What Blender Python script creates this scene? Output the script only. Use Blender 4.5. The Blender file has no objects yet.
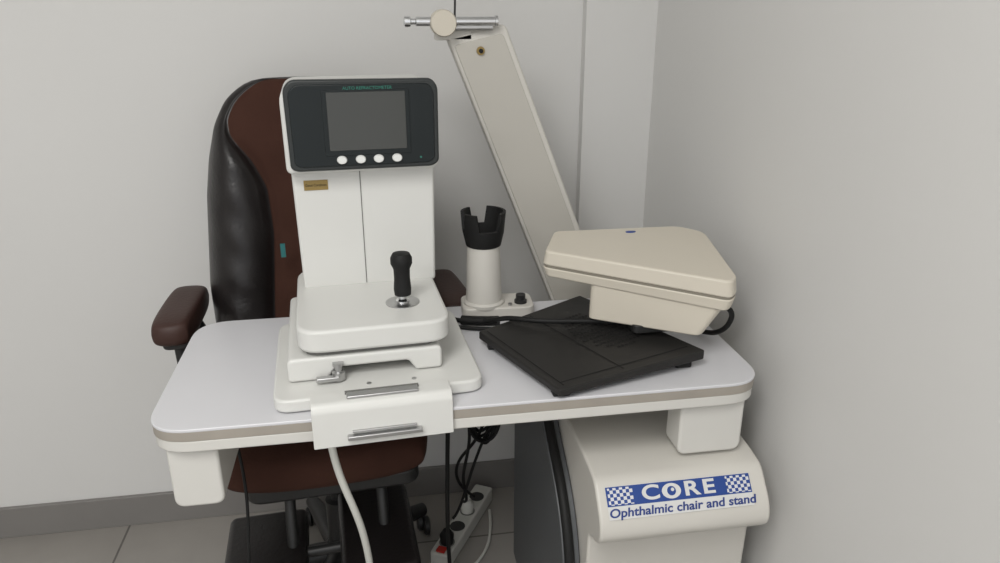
import bpy, bmesh, math
from mathutils import Vector, Matrix
COL=bpy.context.collection
# ---------------------------------------------------------------- materials
def mat(name,col,rough=0.5,metal=0.0,var=0.04,scale=12,bump=0.0,bscale=200,spec=0.5,emit=None,coat=0.0):
    m=bpy.data.materials.new(name);m.use_nodes=True
    N=m.node_tree.nodes;Lk=m.node_tree.links
    b=N['Principled BSDF']
    b.inputs['Roughness'].default_value=rough;b.inputs['Metallic'].default_value=metal
    b.inputs['Specular IOR Level'].default_value=spec
    b.inputs['Coat Weight'].default_value=coat
    tc=N.new('ShaderNodeTexCoord');nz=N.new('ShaderNodeTexNoise')
    nz.inputs['Scale'].default_value=scale;nz.inputs['Detail'].default_value=4
    Lk.new(tc.outputs['Object'],nz.inputs['Vector'])
    mx=N.new('ShaderNodeMix');mx.data_type='RGBA'
    c1=[max(0,c*(1-var)) for c in col];c2=[min(1,c*(1+var)) for c in col]
    mx.inputs[6].default_value=(*c1,1);mx.inputs[7].default_value=(*c2,1)
    Lk.new(nz.outputs['Fac'],mx.inputs[0]);Lk.new(mx.outputs[2],b.inputs['Base Color'])
    if bump>0:
        n2=N.new('ShaderNodeTexNoise');n2.inputs['Scale'].default_value=bscale
        Lk.new(tc.outputs['Object'],n2.inputs['Vector'])
        bp=N.new('ShaderNodeBump');bp.inputs['Strength'].default_value=bump;bp.inputs['Distance'].default_value=0.002
        Lk.new(n2.outputs['Fac'],bp.inputs['Height']);Lk.new(bp.outputs['Normal'],b.inputs['Normal'])
    return m
M={}
M['wall']=mat('wall_paint',(0.68,0.675,0.66),0.7,var=0.02,scale=2,bump=0.08,bscale=90,spec=0.2)
M['ceil']=mat('ceiling_paint',(0.75,0.75,0.74),0.8,var=0.01)
M['base']=mat('baseboard_tile',(0.21,0.20,0.19),0.4,var=0.08,scale=8)
M['white']=mat('instrument_white',(0.66,0.66,0.635),0.38,var=0.015,bump=0.04,bscale=600)
M['white2']=mat('instrument_white_warm',(0.63,0.62,0.585),0.42,var=0.015)
M['top']=mat('laminate_white',(0.65,0.65,0.675),0.3,var=0.015)
M['edge']=mat('edge_band_tan',(0.34,0.31,0.27),0.5,var=0.1,scale=20)
M['cream']=mat('cream_plastic',(0.60,0.555,0.47),0.45,var=0.02,bump=0.05,bscale=500)
M['cream2']=mat('stand_cream',(0.61,0.59,0.545),0.42,var=0.02)
M['armf']=mat('arm_face_beige',(0.50,0.48,0.435),0.45,var=0.02)
M['seam']=mat('shell_seam',(0.22,0.20,0.16),0.6,var=0.02)
M['black']=mat('black_plastic',(0.018,0.018,0.018),0.42,var=0.2,bump=0.1,bscale=500)
M['blk2']=mat('black_rubber',(0.010,0.010,0.010),0.6,var=0.2,spec=.3)
M['tray']=mat('tray_black',(0.019,0.018,0.017),0.5,var=0.15,bump=0.15,bscale=700,spec=.32)
M['hole']=mat('hole_black',(0.004,0.004,0.004),0.9)
M['bezel']=mat('bezel_dark',(0.011,0.015,0.016),0.35,var=0.08,spec=.3)
M['rim']=mat('bezel_rim',(0.030,0.034,0.034),0.4,spec=.35)
M['screen']=mat('lcd_glass',(0.050,0.052,0.048),0.2,var=0.03)
M['btn']=mat('button_white',(0.75,0.76,0.74),0.35)
M['chrome']=mat('chrome',(0.75,0.76,0.77),0.2,metal=1.0,var=0.03)
M['steel']=mat('brushed_steel',(0.5,0.5,0.5),0.35,metal=1.0,var=0.08,scale=40)
M['gold']=mat('gold_label',(0.30,0.21,0.07),0.4,metal=0.3)
M['leather']=mat('black_leather',(0.012,0.010,0.010),0.36,var=0.2,bump=0.35,bscale=120,spec=.45)
M['suede']=mat('brown_suede',(0.052,0.022,0.015),0.9,var=0.25,scale=9,bump=0.3,bscale=150,spec=0.2)
M['suede2']=mat('brown_armrest',(0.050,0.024,0.019),0.5,var=0.15,bump=0.3,bscale=150,spec=0.35)
M['gray']=mat('side_panel_grey',(0.095,0.10,0.105),0.45,var=0.05)
M['cabw']=mat('cable_white',(0.58,0.58,0.54),0.5)
M['blue']=mat('label_blue',(0.015,0.055,0.25),0.4,var=0.03)
M['blue2']=mat('label_text_blue',(0.015,0.04,0.20),0.5)
M['lab']=mat('label_white',(0.66,0.66,0.65),0.4)
M['red']=mat('red_plastic',(0.45,0.02,0.01),0.4)
M['teal']=mat('teal_tag',(0.02,0.15,0.15),0.6)
M['line']=mat('seam_dark',(0.16,0.16,0.15),0.7)
M['green']=mat('print_green',(0.03,0.20,0.15),0.5)
def checker():
    m=bpy.data.materials.new('label_checker');m.use_nodes=True
    N=m.node_tree.nodes;Lk=m.node_tree.links;b=N['Principled BSDF'];b.inputs['Roughness'].default_value=0.4
    tc=N.new('ShaderNodeTexCoord');ck=N.new('ShaderNodeTexChecker');ck.inputs['Scale'].default_value=170
    ck.inputs['Color1'].default_value=(0.015,0.055,0.25,1);ck.inputs['Color2'].default_value=(0.66,0.66,0.68,1)
    mp=N.new('ShaderNodeMapping');mp.inputs['Location'].default_value=(0.001,0.001,0.003)
    Lk.new(tc.outputs['Object'],mp.inputs['Vector']);Lk.new(mp.outputs[0],ck.inputs['Vector']);Lk.new(ck.outputs['Color'],b.inputs['Base Color'])
    return m
M['check']=checker()
def floor_mat():
    m=bpy.data.materials.new('floor_tile');m.use_nodes=True
    N=m.node_tree.nodes;Lk=m.node_tree.links;b=N['Principled BSDF'];b.inputs['Roughness'].default_value=0.35
    tc=N.new('ShaderNodeTexCoord');br=N.new('ShaderNodeTexBrick')
    br.offset=0;br.inputs['Scale'].default_value=1;br.inputs['Mortar Size'].default_value=0.003
    br.inputs['Brick Width'].default_value=0.6;br.inputs['Row Height'].default_value=0.6
    br.inputs['Color1'].default_value=(0.33,0.31,0.285,1);br.inputs['Color2'].default_value=(0.35,0.33,0.305,1)
    br.inputs['Mortar'].default_value=(0.14,0.13,0.12,1)
    mp=N.new('ShaderNodeMapping');mp.inputs['Location'].default_value=(0.15,0.1,0)
    nz=N.new('ShaderNodeTexNoise');nz.inputs['Scale'].default_value=6;nz.inputs['Detail'].default_value=6
    mx=N.new('ShaderNodeMix');mx.data_type='RGBA';mx.blend_type='MULTIPLY';mx.inputs[0].default_value=0.25
    Lk.new(tc.outputs['Object'],mp.inputs[0]);Lk.new(mp.outputs[0],br.inputs['Vector']);Lk.new(tc.outputs['Object'],nz.inputs['Vector'])
    Lk.new(br.outputs['Color'],mx.inputs[6]);Lk.new(nz.outputs['Fac'],mx.inputs[7]);Lk.new(mx.outputs[2],b.inputs['Base Color'])
    return m
M['floor']=floor_mat()
# ---------------------------------------------------------------- helpers
def empty(name,loc=(0,0,0),rz=0):
    o=bpy.data.objects.new(name,None);COL.objects.link(o);o.location=loc;o.rotation_euler=(0,0,math.radians(rz));o.empty_display_size=0.05
    return o
def mk(name,bm,m,par=None,bev=0,seg=3,smooth=True,sub=0):
    bmesh.ops.recalc_face_normals(bm,faces=bm.faces)
    me=bpy.data.meshes.new(name);bm.to_mesh(me);bm.free()
    o=bpy.data.objects.new(name,me);COL.objects.link(o)
    if m is not None: me.materials.append(M[m] if isinstance(m,str) else m)
    if smooth:
        for p in me.polygons:p.use_smooth=True
    if bev>0:
        b=o.modifiers.new('b','BEVEL');b.width=bev;b.segments=seg;b.limit_method='ANGLE';b.angle_limit=math.radians(35);b.harden_normals=True
    if sub:
        s=o.modifiers.new('s','SUBSURF');s.levels=sub;s.render_levels=sub
    if par is not None:o.parent=par
    return o
def rp(pts,r,seg=6):
    out=[];n=len(pts)
    for i in range(n):
        p=Vector(pts[i]);a=Vector(pts[i-1]);c=Vector(pts[(i+1)%n])
        ri=r[i] if isinstance(r,(list,tuple)) else r
        if ri<=0: out.append(tuple(p));continue
        u=(a-p);v=(c-p);ri=min(ri,u.length*.49,v.length*.49)
        u=u.normalized()*ri;v=v.normalized()*ri
        for k in range(seg+1):
            t=k/seg
            q=(p+u)*(1-t)**2+p*2*t*(1-t)+(p+v)*t*t
            out.append((q.x,q.y))
    return out
def prism(name,pts,a0,a1,m,par=None,plane='xy',bev=0.002,seg=3,scale1=None):
    bm=bmesh.new()
    def P(u,v,w):
        return {'xy':(u,v,w),'xz':(u,w,v),'yz':(w,u,v)}[plane]
    cx=sum(p[0] for p in pts)/len(pts);cy=sum(p[1] for p in pts)/len(pts)
    s=scale1 or 1
    A=[bm.verts.new(P(u,v,a0)) for u,v in pts]
    B=[bm.verts.new(P(cx+(u-cx)*s,cy+(v-cy)*s,a1)) for u,v in pts]
    n=len(pts)
    bm.faces.new(A);bm.faces.new(B)
    for i in range(n):bm.faces.new((A[i],A[(i+1)%n],B[(i+1)%n],B[i]))
    return mk(name,bm,m,par,bev,seg,smooth=bev>0)
def rbox(name,x0,x1,y0,y1,z0,z1,m,par=None,r=0.0,bev=0.002,plane='xy',seg=3):
    if plane=='xy':p=[(x0,y0),(x1,y0),(x1,y1),(x0,y1)];a,b=z0,z1
    elif plane=='xz':p=[(x0,z0),(x1,z0),(x1,z1),(x0,z1)];a,b=y0,y1
    else:p=[(y0,z0),(y1,z0),(y1,z1),(y0,z1)];a,b=x0,x1
    if r:p=rp(p,r)
    return prism(name,p,a,b,m,par,plane,bev,seg)
def lathe(name,c,prof,m,par=None,axis='z',n=32,bev=0,sx=1,sy=1):
    bm=bmesh.new();rings=[]
    for r,h in prof:
        ring=[]
        for k in range(n):
            t=2*math.pi*k/n;a,b=r*math.cos(t)*sx,r*math.sin(t)*sy
            v={'z':(a,b,h),'y':(a,h,b),'x':(h,a,b)}[axis]
            ring.append(bm.verts.new(Vector(c)+Vector(v)))
        rings.append(ring)
    for i in range(len(rings)-1):
        for k in range(n):
            bm.faces.new((rings[i][k],rings[i][(k+1)%n],rings[i+1][(k+1)%n],rings[i+1][k]))
    bm.faces.new(rings[0]);bm.faces.new(rings[-1])
    o=mk(name,bm,m,par,bev)
    e=o.modifiers.new('es','EDGE_SPLIT');e.split_angle=math.radians(40)
    return o
def tube(name,pts,r,m,par=None,res=6):
    cu=bpy.data.curves.new(name,'CURVE');cu.dimensions='3D';cu.bevel_depth=1.0;cu.bevel_resolution=res;cu.use_fill_caps=True
    s=cu.splines.new('NURBS');s.points.add(len(pts)-1);s.order_u=min(4,len(pts));s.use_endpoint_u=True;s.resolution_u=8
    for i,p in enumerate(pts):
        s.points[i].co=(p[0],p[1],p[2],1);s.points[i].radius=(p[3] if len(p)>3 else r)
    o=bpy.data.objects.new(name,cu);COL.objects.link(o)
    bpy.context.view_layer.update()
    me=bpy.data.meshes.new_from_object(o.evaluated_get(bpy.context.evaluated_depsgraph_get()))
    bpy.data.objects.remove(o);bpy.data.curves.remove(cu)
    me.materials.clear();me.materials.append(M[m])
    for p in me.polygons:p.use_smooth=True
    o=bpy.data.objects.new(name,me);COL.objects.link(o)
    if par is not None:o.parent=par
    return o
def text(name,body,size,mw,m,par=None,ext=0.0002,shear=0,sx=1,off=0):
    cu=bpy.data.curves.new(name,'FONT');cu.body=body;cu.size=size;cu.align_x='CENTER';cu.align_y='CENTER';cu.extrude=ext;cu.shear=shear;cu.offset=off
    o=bpy.data.objects.new(name,cu);COL.objects.link(o);bpy.context.view_layer.update()
    me=bpy.data.meshes.new_from_object(o.evaluated_get(bpy.context.evaluated_depsgraph_get()))
    bpy.data.objects.remove(o);bpy.data.curves.remove(cu)
    me.transform(Matrix.Diagonal((sx,1,1,1)));me.materials.clear();me.materials.append(M[m])
    o=bpy.data.objects.new(name,me);COL.objects.link(o)
    if par is not None:o.parent=par
    o.matrix_local=mw
    return o
def pillow(name,w,h,t,m,par,mtx,nx=14,ny=14,e=4.0,edge=0.35):
    bm=bmesh.new();F={};B={}
    for i in range(nx+1):
        for j in range(ny+1):
            u=2*i/nx-1;v=2*j/ny-1
            u=math.sin(u*math.pi/2);v=math.sin(v*math.pi/2)
            k=1-0.06*(abs(u*v)**2)*2
            x=u*w/2*k;y=v*h/2*k
            d=max(0,(1-abs(u)**e))**edge*max(0,(1-abs(v)**e))**edge
            F[i,j]=bm.verts.new((x,y,d*t/2))
            if 0<i<nx and 0<j<ny:B[i,j]=bm.verts.new((x,y,-d*t/2))
            else:B[i,j]=F[i,j]
    for i in range(nx):
        for j in range(ny):
            bm.faces.new((F[i,j],F[i+1,j],F[i+1,j+1],F[i,j+1]))
            bm.faces.new((B[i,j],B[i,j+1],B[i+1,j+1],B[i+1,j]))
    bmesh.ops.transform(bm,matrix=mtx,verts=bm.verts)
    return mk(name,bm,m,par,sub=1)
# ---------------------------------------------------------------- room
WY=1.92;RX=0.712
def slab(name,x0,x1,y0,y1,z0,z1,m):
    return rbox(name,x0,x1,y0,y1,z0,z1,m,bev=0)
slab('floor',-2.6,RX+.1,-2.2,WY+.1,-0.1,0,'floor')
slab('wall_back',-2.6,RX+.1,WY,WY+.1,0,2.7,'wall')
slab('wall_right',RX,RX+.1,-2.2,WY,0,2.7,'wall')
slab('wall_left',-2.6,-2.5,-2.2,WY,0,2.7,'wall')
slab('ceiling',-2.6,RX+.1,-2.2,WY+.1,2.7,2.8,'ceil')
slab('wall_pillar',0.53,RX,WY-.035,WY,0,2.7,'wall')
rbox('baseboard_back',-2.5,0.53,WY-.012,WY,0,0.095,'base',bev=0.002)
rbox('baseboard_right',RX-.012,RX,-2.2,WY-.05,0,0.095,'base',bev=0.002)
# ---------------------------------------------------------------- table
T=0.78
tb=empty('instrument_table')
TP=[(-.378,1.070),(.652,1.070),(.652,1.50),(-.378,1.50)]
prism('top_surface',rp(TP,.07,10),.774,T,'top',tb,bev=.002)
prism('edge_band',rp([(x+(.0005 if x<0 else -.0005),y+(.0005 if y<1.2 else -.0005)) for x,y in TP],.07,10),.758,.7745,'edge',tb,bev=.001)
prism('lower_frame',rp([(-.376,1.071),(.650,1.071),(.650,1.498),(-.376,1.498)],.07,10),.738,.7585,'white2',tb,bev=.003)
for nm,x0,x1,zb,yb_ in (('support_a',-.354,-.275,.625,1.30),('support_b',.506,.626,.632,1.15)):
    prism(nm,rp([(x0,.739),(x0,zb),(x1,zb),(x1,.739)],[0,.018,.018,0]),1.088,yb_,'white2',tb,plane='xz',bev=.006)
lathe('tilt_knob',(.46,1.24,0),[(.03,.695),(.038,.700),(.038,.73),(.03,.738)],'black',tb)
# ---------------------------------------------------------------- stand
st=empty('ophthalmic_stand')
X0,X1=.343,.657
prof=[(1.60,0),(1.60,.62),(1.12,.628),(1.058,.618),(1.012,.565),(1.006,.53),(1.03,.505),(1.075,.495),(1.09,0)]
prism('hood_body',rp(prof,[0,.02,.06,.015,.02,.015,.02,.02,0]),X0,X1,'cream2',st,plane='yz',bev=.006)
sp=rp([(1.62,0),(1.62,.72),(1.40,.72),(1.34,.60),(1.12,.47),(1.06,0)],[0,.02,.02,.1,.15,0],8)
prism('side_panel',sp,X0-.035,X0-.001,'gray',st,plane='yz',bev=.003)
fr=[(X0-.022,p[0]-.002,p[1]) for p in sp if p[0]<1.41 and p[1]>0.0]
tube('panel_trim',fr+[(X0-.022,1.058,0.005)],.010,'blk2',st)
rbox('table_post',.44,.60,1.32,1.48,.62,.738,'cream2',st,r=.02)
dirv=(Vector((0,1.012,.565))-Vector((0,1.058,.618)));dn=dirv.normalized()
upv=-dn;nrm=Vector((1,0,0)).cross(upv)
if nrm.y>0:nrm=-nrm
def LM(x,s,off=.0006):
    p=Vector((x,1.058,.618))+dn*s+nrm*off
    R=Matrix((Vector((1,0,0)),upv,nrm)).transposed().to_4x4()
    R.translation=p
    return R
def lquad(name,x0,x1,s0,s1,m,off=.0006):
    bm=bmesh.new();w=(x1-x0)/2;h=(s1-s0)/2
    v=[bm.verts.new(q) for q in((-w,-h,0),(w,-h,0),(w,h,0),(-w,h,0))];f=bm.faces.new(v)
    me=bpy.data.meshes.new(name);bm.to_mesh(me);bm.free();me.materials.append(M[m])
    o=bpy.data.objects.new(name,me);COL.objects.link(o);o.parent=st;o.matrix_local=LM((x0+x1)/2,(s0+s1)/2,off);return o
lquad('label_sheet',.360,.626,.012,.068,'lab',.0006)
lquad('label_banner',.360,.626,.013,.046,'blue',.0010)
lquad('label_check_a',.363,.408,.015,.044,'check',.0014)
lquad('label_check_b',.580,.624,.015,.044,'check',.0014)
for ch_,xx in (('C',.440),('R',.515),('E',.547)):
    text('label_letter_'+ch_,ch_,.034,LM(xx,.0295,.0016),'lab',st,sx=1.4,off=.0009)
lathe('label_eye',(0,0,0),[(.0175,-.0002),(.0175,.0002)],'lab',st,sy=.75).matrix_local=LM(.478,.0295,.0018)
lathe('label_iris',(0,0,0),[(.0080,-.0002),(.0080,.0002)],'blue',st).matrix_local=LM(.478,.0295,.0023)
lathe('label_glint',(0,0,0),[(.003,-.0002),(.003,.0002)],'lab',st).matrix_local=LM(.480,.0275,.0028)
text('label_text','Ophthalmic chair and stand',.0205,LM(.495,.0580,.0014),'blue2',st,sx=1.18,off=.0004,shear=.15)
# ---------------------------------------------------------------- refractor arm
ar=empty('phoropter_arm')
d=Vector((-.365,.931));n_=Vector((.931,.365))
bl=Vector((.370,.791));BL=bl-d*.42
W=.122;Ltop=.560
p=[BL,BL+n_*W,bl+d*(Ltop+.0)+n_*W,bl+d*(Ltop+.02)]
outer=rp([(q.x,q.y) for q in p],[.0,.0,.012,.012])
prism('arm_shell',outer,1.60,1.655,'cream2',ar,plane='xz',bev=.006)
p2=[BL+n_*.007,BL+n_*(W-.012),bl+d*(Ltop-.015)+n_*(W-.012),bl+d*(Ltop-.0)+n_*.007]
prism('arm_face',rp([(q.x,q.y) for q in p2],[0,0,.01,.01]),1.597,1.602,'armf',ar,plane='xz',bev=.002)
sc=bl+d*(Ltop-.03)+n_*.054
lathe('arm_screw',(sc.x,1.592,sc.y),[(.008,0),(.009,.006)],'gold',ar,axis='y')
lathe('arm_screw_head',(sc.x,1.589,sc.y),[(.0045,0),(.0045,.004)],'blk2',ar,axis='y')
z=1.362
lathe('pivot_rod',(-.004,1.585,z),[(.006,.075),(.0105,.077),(.0105,.088),(.006,.090),(.006,.098),(.009,.100),(.009,.135),(.009,.258),(.0115,.259),(.0115,.264),(.009,.265)],'chrome',ar,axis='x')
lathe('pivot_rod_lower',(0,1.59,z-.012),[(.007,.17),(.007,.250)],'steel',ar,axis='x')
lathe('pivot_disc',(.149,1.56,z-.003),[(.024,0),(.026,.004),(.026,.04)],'cream',ar,axis='y')
rbox('pivot_block',.135,.21,1.60,1.64,1.325,1.352,'cream2',ar)
tube('suspension_wire',[(.175,1.60,1.37),(.176,1.60,1.40),(.178,1.60,1.43),(.182,1.61,1.75)],.0022,'black',ar)
rbox('arm_mount',.40,.60,1.605,1.66,0,.62,'cream2',ar,r=.01)
# ---------------------------------------------------------------- autorefractor
au=empty('autorefractor',(-.02,1.25,0),4)
rbox('slide_plate',-.174,.170,-.150,.17,.782,.805,'white',au,r=.03,bev=.005)
for i,(x,y) in enumerate(((-.13,-.11),(.13,-.11),(-.13,.13),(.13,.13))):
    lathe('foot_%d'%i,(x,y,0),[(.01,.7795),(.01,.783)],'blk2',au)
rbox('rail_block',-.12,.075,-.05,.2,.805,.836,'line',au,r=.01)
lb=[(-.150,.806),(-.085,.806),(-.072,.826),(.050,.826),(.063,.806),(.108,.806),(.108,.848),(-.150,.848)]
prism('lower_base',rp(lb,[.008,.004,.006,.006,.004,.008,.012,.012]),-.093,.20,'white',au,plane='xz',bev=.009)
rbox('upper_base',-.131,.126,-.100,.22,.857,.898,'white',au,r=.045,bev=.007)
rbox('base_gap',-.12,.10,-.085,.2,.845,.860,'line',au,r=.03,bev=0)
lathe('lock_knob',(-.068,-.098,0),[(.009,.807),(.011,.809),(.011,.822),(.006,.823),(.006,.832),(.009,.833),(.009,.838)],'steel',au)
rbox('lock_lever',-.105,-.066,-.112,-.100,.810,.818,'steel',au,r=.003)
lathe('joystick_disc',(.053,-.005,0),[(.030,.897),(.030,.8995),(.027,.9005)],'steel',au)
lathe('joystick',(.053,-.005,0),[(.012,.899),(.012,.903),(.007,.906),(.007,.915)],'chrome',au)
lathe('joystick_grip',(.054,-.006,0),[(.008,.912),(.0145,.914),(.0155,.925),(.014,.945),(.0145,.962),(.0190,.972),(.0190,.982),(.015,.990),(.005,.992)],'blk2',au)
colp=[(-.117,.894),(.130,.894),(.134,1.13),(-.121,1.13)]
prism('column',colp,.108,.25,'white',au,plane='xz',bev=.006)
hd=[(-.127,1.118),(.137,1.118),(.139,1.268),(-.128,1.268)]
prism('head_shell',rp(hd,[.012,.012,.03,.03]),.082,.25,'white',au,plane='xz',bev=.006)
rbox('column_seam',-.0025,-.0010,.1070,.1085,.90,1.118,'line',au,bev=0)
rbox('gold_sticker',-.101,-.059,.1068,.1082,1.083,1.101,'gold',au,bev=0)
text('sticker_text','Good Condition',.0062,Matrix.Translation((-.080,.1066,1.092))@Matrix.Rotation(math.pi/2,4,'X'),'blk2',au,sx=.9)
bz=[(-.119,1.130),(-.108,1.124),(.126,1.124),(.138,1.132),(.139,1.262),(.129,1.276),(-.108,1.278),(-.121,1.264)]
bz=rp(bz,[.012,.02,.02,.012,.02,.02,.02,.02])
prism('bezel_rim',bz,.070,.088,'rim',au,plane='xz',bev=.005)
cx,cz=.008,1.200
prism('bezel_panel',[(cx+(x-cx)*.94,cz+(z-cz)*.90) for x,z in bz],.0675,.072,'bezel',au,plane='xz',bev=.002)
rbox('screen_frame',-.059,.088,.0662,.069,1.150,1.260,'bezel',au,r=.004,plane='xz',bev=.001)
rbox('screen',-.051,.081,.0650,.068,1.159,1.257,'screen',au,r=.002,plane='xz',bev=.0005)
for i,x in enumerate((-.032,.000,.031,.063)):
    lathe('button_%d'%i,(x,.062,1.1430),[(.0075,0),(.0088,.002),(.0088,.008)],'btn',au,axis='y',sy=.8)
text('bezel_print','AUTO REFRACTOMETER',.0075,Matrix.Translation((.018,.0660,1.2630))@Matrix.Rotation(math.pi/2,4,'X'),'green',au)
lathe('power_led',(.105,.0665,1.142),[(.0018,0),(.0018,.003)],'green',au,axis='y')
hang=rp([(-.150,.782),(-.150,.812),(-.185,.812),(-.193,.800),(-.196,.738),(-.191,.738),(-.188,.782)],[0,0,.008,.004,0,0,.002])
prism('mount_bracket',hang,-.115,.108,'white',au,plane='yz',bev=.003)
rbox('mount_slot',-.059,.055,-.180,-.163,.812,.817,'steel',au,r=.003)
rbox('mount_slot_dark',-.061,.057,-.163,-.157,.812,.816,'line',au,bev=0)
rbox('mount_handle',-.062,.056,-.206,-.195,.752,.759,'steel',au,r=.002,bev=.003)
rbox('mount_handle_top',-.054,.048,-.199,-.194,.762,.765,'steel',au,bev=.001)
for i,(x,y) in enumerate(((-.02,-.12),(.055,-.12))):
    lathe('plate_screw_%d'%i,(x,y,0),[(.004,.8045),(.004,.8062)],'steel',au)
# ---------------------------------------------------------------- holder cup
hc=empty('instrument_holder',(.208,1.448,0),-3)
rbox('foot_base',-.047,.103,-.038,.045,T+.0005,T+.028,'cream2',hc,r=.02,bev=.004)
lathe('barrel',(0,0,0),[(.039,.806),(.037,.83),(.035,.90),(.033,.942),(.031,.944)],'cream2',hc)
lathe('barrel_collar',(0,0,0),[(.042,.805),(.043,.812),(.039,.816)],'cream2',hc)
def cup():
    bm=bmesh.new();n=48;prof=[(.024,.934),(.031,.938),(.036,.962),(.040,1.005)]
    R=[]
    for (r,h) in prof:
        R.append(([bm.verts.new((r*math.cos(2*math.pi*k/n),r*math.sin(2*math.pi*k/n),h)) for k in range(n)]))
    for k in range(n):
        a=360*k/n
        notch=any(abs((a-c+180)%360-180)<hw for c,hw in((282,32),(100,24),(190,16)))
        if notch:
            R[3][k].co.z=.970
            R[3][k].co.x*=.93;R[3][k].co.y*=.93
    for i in range(3):
        for k in range(n):bm.faces.new((R[i][k],R[i][(k+1)%n],R[i+1][(k+1)%n],R[i+1][k]))
    bm.faces.new(R[0])
    o=mk('cup_ring',bm,'blk2',hc);s=o.modifiers.new('so','SOLIDIFY');s.thickness=.006
    e=o.modifiers.new('es','EDGE_SPLIT');e.split_angle=math.radians(40)
cup()
lathe('knob',(.076,-.012,0),[(.013,.808),(.013,.814),(.010,.816),(.010,.826)],'black',hc)
lathe('switch',(.052,-.026,0),[(.004,.808),(.004,.813)],'steel',hc)
# ---------------------------------------------------------------- black tray
tr=empty('black_tray')
tc=[(.176,1.300),(.277,1.060),(.562,1.136),(.405,1.410)]
def wedge(name,c,zb,zt,m,bev):
    bm=bmesh.new();A=[bm.verts.new((x,y,b)) for (x,y),b in zip(c,zb)];B=[bm.verts.new((x,y,t)) for (x,y),t in zip(c,zt)]
    bm.faces.new(A);bm.faces.new(B)
    for i in range(4):bm.faces.new((A[i],A[(i+1)%4],B[(i+1)%4],B[i]))
    return mk(name,bm,m,tr,bev)
wedge('tray_body',tc,(.792,.788,.797,.802),(.808,.801,.816,.825),'tray',.003)
for i,(x,y) in enumerate(((.285,1.085),(.527,1.150),(.205,1.28),(.39,1.37))):
    rbox('tray_foot_%d'%i,x-.015,x+.015,y-.01,y+.01,T+.0005,.799,'blk2',tr,r=.004)
def TPt(u,v,off=0):
    c=[Vector((*q,zz)) for q,zz in zip(tc,(.808,.801,.816,.825))]
    P0=c[1].lerp(c[2],u);P1=c[0].lerp(c[3],u);q=P0.lerp(P1,v);q.z+=off;return q
bm=bmesh.new()
for i in range(13):
    for j in range(12):
        if (i-6)**2/36+(j-5.5)**2/30>1.15:continue
        q=TPt(.50+.030*i+(.015 if j%2 else 0),.28+.045*j,.0010)
        vs=[bm.verts.new((q.x+.0030*math.cos(k*math.pi/4),q.y+.0030*math.sin(k*math.pi/4),q.z)) for k in range(8)]
        bm.faces.new(vs)
mk('vent_holes',bm,'hole',tr,smooth=False)
def strip(name,u0,v0,u1,v1,w,m):
    a=TPt(u0,v0,.0006);b=TPt(u1,v1,.0006);d=(b-a).normalized();s=Vector((-d.y,d.x,0))*w
    bm=bmesh.new();bm.faces.new([bm.verts.new(q) for q in(a-s,b-s,b+s,a+s)]);return mk(name,bm,m,tr,smooth=False)
strip('tray_groove_a',.05,.04,.05,.96,.0012,'hole');strip('tray_groove_b',.45,.04,.45,.96,.0012,'hole');strip('tray_groove_c',.05,.08,.95,.08,.0012,'hole')
# ---------------------------------------------------------------- chart projector
pj=empty('chart_projector')
def loft(name,rings,m,bev=.004,seg=3):
    bm=bmesh.new();R=[[bm.verts.new(p) for p in r] for r in rings];n=len(rings[0])
    for i in range(len(R)-1):
        for k in range(n):bm.faces.new((R[i][k],R[i][(k+1)%n],R[i+1][(k+1)%n],R[i+1][k]))
    bm.faces.new(R[0]);bm.faces.new(R[-1])
    o=mk(name,bm,m,pj,bev,seg)
    if bev==0:
        e=o.modifiers.new('es','EDGE_SPLIT');e.split_angle=math.radians(25)
    return o
Pl0=[(.298,1.302),(.340,1.402),(.600,1.392),(.642,1.350),(.610,1.135),(.590,1.112)]
Pl=rp(Pl0,[.012,.012,.02,.02,.008,.014],4)
ztop=lambda x,y:.957+.075*(y-1.2)+.01*(x-.45)
zbot=lambda x,y:.902+.09*(y-1.2)
zmid=lambda x,y:.5*(ztop(x,y)+zbot(x,y))-.004
cc=Vector((.50,1.26))
def ring(zf,s=1.0,pts=Pl,dz=0,dx=0):
    r=[]
    for p in pts:
        x=(p[0]-cc.x)*s+cc.x+dx;y=(p[1]-cc.y)*s+cc.y
        r.append((x,y,(zf(p[0],p[1]) if callable(zf) else zf)+dz))
    return r
loft('upper_shell',[ring(zmid,1.0,dz=.0012),ring(ztop,.975)],'cream',.0045,4)
loft('shell_joint',[ring(zmid,.988,dz=-.002),ring(zmid,.988,dz=.002)],'seam',0)
loft('lower_shell',[ring(zbot,.960),ring(zmid,1.0,dz=-.0012)],'cream',.0045,4)
Ql=rp([(.380,1.255),(.42,1.35),(.58,1.345),(.622,1.30),(.598,1.142),(.580,1.128)],.012,4)
loft('undercarriage',[ring(.838,.86,Ql,dx=-.018),ring(zbot,1.0,Ql,dz=.004)],'cream',.005,4)
rbox('mount_foot',.45,.53,1.20,1.28,.8265,.842,'black',pj,r=.01)
lathe('blue_badge',(.492,1.368,0),[(.008,.965),(.008,.9715)],'blue',pj,sx=1.3,sy=.6)
tube('power_cable',[(.600,1.19,.885),(.630,1.18,.874),(.642,1.20,.84),(.638,1.23,.80),(.62,1.26,.788),(.60,1.30,.787)],.005,'blk2',pj)
tube('power_plug',[(.585,1.19,.888),(.615,1.18,.882)],.009,'blk2',pj)
tube('mains_lead',[(.115,1.43,.787),(.15,1.40,.788),(.20,1.375,.792),(.235,1.33,.822),(.28,1.29,.826),(.34,1.275,.828),(.40,1.262,.831),(.49,1.235,.831),(.56,1.20,.829)],.0050,'blk2',pj)
tube('mains_connector',[(.155,1.398,.791),(.19,1.38,.793),(.225,1.362,.800)],.010,'blk2',pj)
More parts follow.
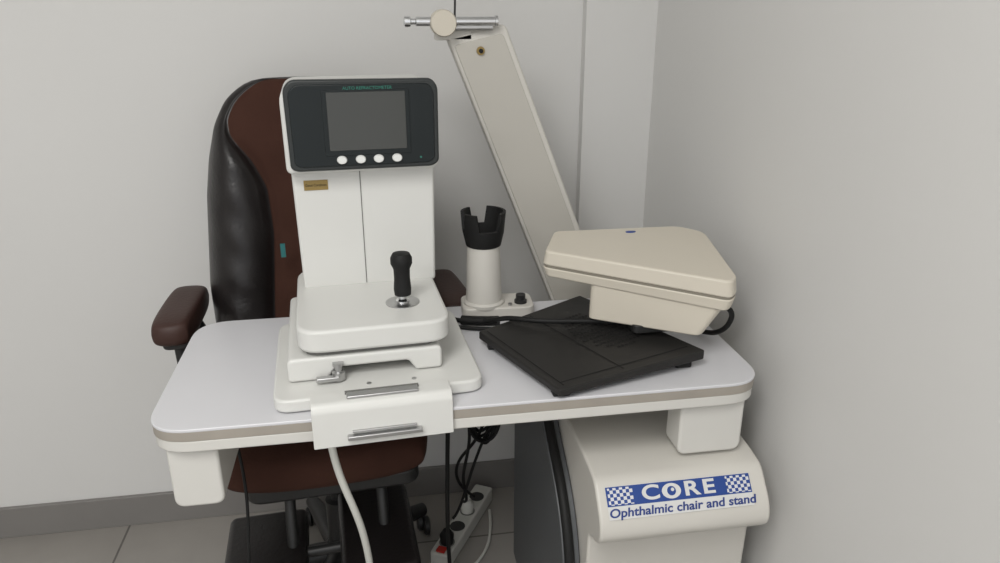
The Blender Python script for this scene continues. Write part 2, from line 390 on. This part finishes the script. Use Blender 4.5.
tube('lead_end',[(.115,1.40,.785),(.15,1.37,.785),(.18,1.365,.785),(.21,1.35,.788)],.004,'blk2',pj)
# ---------------------------------------------------------------- chair
ch=empty('office_chair',(-.14,1.60,0),4)
def interp(k,z):
    for (a,b),(c,dd) in zip(k,k[1:]):
        if z<=c:
            t=max(0,(z-a)/(c-a));return b+(dd-b)*t
    return k[-1][1]
def hw(z):return interp([(.56,.20),(.66,.238),(.80,.242),(1.0,.226),(1.08,.212),(1.15,.192),(1.20,.165),(1.23,.13),(1.247,.09)],z)
def cwf(z):return min(hw(z)-.022,interp([(.56,.115),(.75,.100),(.92,.085),(1.02,.090),(1.08,.118),(1.13,.160),(1.25,.17)],z))
def yb(z):return .06+(z-.56)*.12
bm=bmesh.new();rows=[];NS,NC,NB=9,16,14
for i in range(49):
    z=.56+.687*i/48;w=hw(z);c=cwf(z)
    xs=[-w+(w-c)*k/NS for k in range(NS)]+[-c+2*c*k/NC for k in range(NC)]+[c+(w-c)*k/NS for k in range(NS+1)]
    topf=1 if z<1.12 else max(.30,1-(z-1.12)/.135*.7)
    bul=min(1,max(0,(z-.60)/.08))*min(1,max(0,(1.17-z)/.10))
    row=[]
    for x in xs:
        ax=abs(x)
        e=max(0,1-(ax/w)**7)**.5
        dpt=.050*topf
        if ax>c:
            t=(ax-c)/(w-c);dpt+=bul*.038*math.sin(math.pi*min(1,t))**.7
            dpt+=.003*math.sin(z*70+x*40)*bul*math.sin(math.pi*min(1,t))
        else:
            dpt+=.006*(1-(ax/c)**2)+.006*abs(math.sin((z-.6)/.11*math.pi))**.5*(1-(ax/c)**4)*topf
        if abs(ax-c)<1e-4:dpt-=.010*topf
        row.append(bm.verts.new((x,yb(z)-dpt*e,z)))
    for k in range(1,NB):
        t=math.pi*k/NB
        row.append(bm.verts.new((w*math.cos(t),yb(z)+.05*topf*math.sin(t)**.6,z)))
    rows.append(row)
n=len(rows[0])
for i in range(48):
    for k in range(n):
        f=bm.faces.new((rows[i][k],rows[i][(k+1)%n],rows[i+1][(k+1)%n],rows[i+1][k]))
        f.material_index=1 if NS<=k<NS+NC else 0
bm.faces.new(rows[0]);bm.faces.new(rows[-1])
o=mk('backrest',bm,'leather',ch,sub=1);o.data.materials.append(M['suede'])
pillow('seat_cushion',.45,.40,.11,'suede',ch,Matrix.Translation((-.012,-.10,.515)),edge=.3)
rbox('seat_pan',-.18,.18,-.25,.10,.43,.47,'black',ch,r=.04,bev=.01)
rbox('back_bracket',-.05,.05,.06,.12,.41,.62,'black',ch,r=.01)
for sg in(-1,1):
    nm='a' if sg<0 else 'b'
    x=sg*.290;yo=.0 if sg<0 else .01;zo=.024 if sg<0 else .012
    pillow('arm_pad_'+nm,.080,.25,.060,'suede2',ch,Matrix.Translation((x,yo,.745+zo))@Matrix.Rotation(math.radians(4*sg),4,'Z'),edge=.22,e=5)
    rbox('arm_under_'+nm,x-.03,x+.03,-.10,.09,.706+zo,.722+zo,'black',ch,r=.02,bev=.004)
    tube('arm_loop_'+nm,[(x,.07,.715+zo),(x+.03*-sg,.10,.68),(x*.9,.09,.56),(x*.8,.02,.46),(x*.6,-.02,.455)],.014,'black',ch)
    tube('arm_front_'+nm,[(x,-.07,.715+zo),(x,-.07,.64),(x*.94,-.06,.54),(x*.8,-.04,.46),(x*.6,-.04,.455)],.012,'black',ch)
lathe('gas_lift',(0,-.02,0),[(.03,.10),(.03,.26),(.016,.262),(.016,.43)],'black',ch)
lathe('hub',(0,-.02,0),[(.045,.06),(.05,.07),(.045,.12),(.035,.13)],'black',ch)
for i in range(5):
    a=math.radians(250+72*i);c,s=math.cos(a),math.sin(a)
    tube('leg_%d'%i,[(0,-.02,.10,.03),(.12*c,-.02+.12*s,.10,.028),(.22*c,-.02+.22*s,.085,.022),(.27*c,-.02+.27*s,.075,.018)],.02,'black',ch)
    for q in(-1,1):
        lathe('caster_%d_%d'%(i,q),(.27*c+q*.014*s,-.02+.27*s-q*.014*c,.0275),[(.02,-.009),(.027,-.005),(.027,.005),(.02,.009)],'black',ch,axis='x',n=20)
rbox('footrest_a',-.245,-.070,-.34,-.06,.22,.28,'leather',ch,r=.02,bev=.015)
rbox('footrest_b',.000,.165,-.34,-.04,.24,.30,'leather',ch,r=.02,bev=.015)
tube('footrest_bar',[(-.19,-.2,.255),(.15,-.2,.265)],.012,'black',ch)
for sg in(-1,1):tube('footrest_arm_%s'%('a' if sg<0 else 'b'),[(sg*.1,-.2,.26),(sg*.1,-.18,.34),(sg*.1,-.12,.44)],.012,'black',ch)
rbox('brand_tag',-.072,-.062,-.014,-.010,.885,.915,'teal',ch,bev=0)
# ---------------------------------------------------------------- power strip and leads
ps=empty('power_strip',(.185,1.73,0),60)
rbox('strip_body',-.16,.16,-.028,.028,.001,.045,'cabw',ps,r=.008,bev=.006)
for i in range(4):
    x=-.11+.07*i
    lathe('socket_%d'%i,(x,0,0),[(.021,.0452),(.021,.0462)],'black' if i%2 else 'line',ps)
rbox('strip_switch',-.155,-.135,-.012,.012,.045,.052,'red',ps,bev=.002)
lathe('plug_a',(-.11,0,0),[(.017,.046),(.019,.07),(.010,.085)],'blk2',ps)
lathe('plug_b',(.03,0,0),[(.017,.046),(.019,.07),(.010,.085)],'cabw',ps)
wc=empty('instrument_cable')
tube('thick_lead',[(-.105,1.13,.735),(-.10,1.12,.66),(-.075,1.12,.58),(-.055,1.14,.48),(-.05,1.18,.30),(-.045,1.22,.10),(.0,1.26,.01),(.06,1.3,.008)],.0065,'cabw',wc)
wt=empty('white_wire')
tube('thin_lead',[(-.31,1.20,.35),(-.275,1.20,.355),(-.235,1.20,.31),(-.20,1.20,.20),(-.18,1.20,.08),(-.14,1.22,.006)],.003,'cabw',wt)
tube('thin_lead_loop',[(-.30,1.205,.355),(-.285,1.20,.38),(-.27,1.20,.30),(-.25,1.20,.10),(-.22,1.22,.006)],.0025,'cabw',wt)
wf=empty('floor_cable')
tube('floor_lead',[(.12,1.62,.006),(.17,1.55,.006),(.22,1.6,.006),(.26,1.68,.006),(.27,1.80,.006)],.004,'cabw',wf)
ba=empty('black_cable')
tube('hang_a',[(.125,1.40,.734),(.125,1.42,.60),(.12,1.45,.40),(.12,1.50,.15),(.13,1.54,.01)],.005,'blk2',ba)
bb=empty('ground_wire')
tube('hang_b',[(-.31,1.31,.734),(-.30,1.31,.66),(-.28,1.27,.58),(-.27,1.22,.50),(-.29,1.20,.34),(-.25,1.18,.20),(-.24,1.18,.05),(-.22,1.18,.01)],.003,'blk2',bb)
import random
random.seed(4)
bc=empty('coiled_cord')
pts=[(.20,1.52,.732)]
for i in range(40):
    a=i*math.pi/3.3
    pts.append((.222+.045*math.cos(a)+random.uniform(-.008,.008),1.55+random.uniform(-.015,.015)+.004*i*.3,.52+.15*math.sin(a)+random.uniform(-.02,.02)))
pts+=[(.2,1.62,.3),(.17,1.66,.12),(.15,1.66,.10)]
tube('coil',pts,.0038,'blk2',bc)
tube('hang_c',[(.24,1.52,.732),(.245,1.55,.5),(.2,1.6,.35),(.17,1.66,.3),(.15,1.68,.2),(.22,1.76,.09)],.004,'blk2',bc)
tube('hang_d',[(.17,1.5,.732),(.17,1.52,.55),(.20,1.56,.40),(.16,1.62,.25),(.20,1.70,.12),(.19,1.74,.09)],.004,'blk2',bc)
# ---------------------------------------------------------------- lights
def panel(name,x,y,sx,sy,power):
    e=empty(name)
    rbox('housing',x-sx/2-.02,x+sx/2+.02,y-sy/2-.02,y+sy/2+.02,2.675,2.70,'ceil',e,bev=.003)
    l=bpy.data.lights.new(name+'_lamp','AREA');l.shape='RECTANGLE';l.size=sx;l.size_y=sy;l.energy=power;l.color=(1,.985,.955)
    o=bpy.data.objects.new('lamp',l);COL.objects.link(o);o.location=(x,y,2.67);o.parent=e
panel('ceiling_light',-.5,-.3,.9,.9,34)
panel('ceiling_light',-1.4,-1.3,.9,.9,34)
w=bpy.data.worlds.new('World');bpy.context.scene.world=w;w.use_nodes=True
bg=w.node_tree.nodes['Background'];bg.inputs[0].default_value=(.97,.98,1,1);bg.inputs[1].default_value=1.05
# ---------------------------------------------------------------- camera
cd=bpy.data.cameras.new('camera');cam=bpy.data.objects.new('camera',cd);COL.objects.link(cam)
cd.sensor_width=36;cd.lens=27.0;cd.clip_start=.01
cam.location=(0,0,1.40)
cam.rotation_euler=(math.radians(90-20.5),0,math.radians(-9.5))
sc_=bpy.context.scene;sc_.camera=cam
sc_.view_settings.view_transform='Standard'
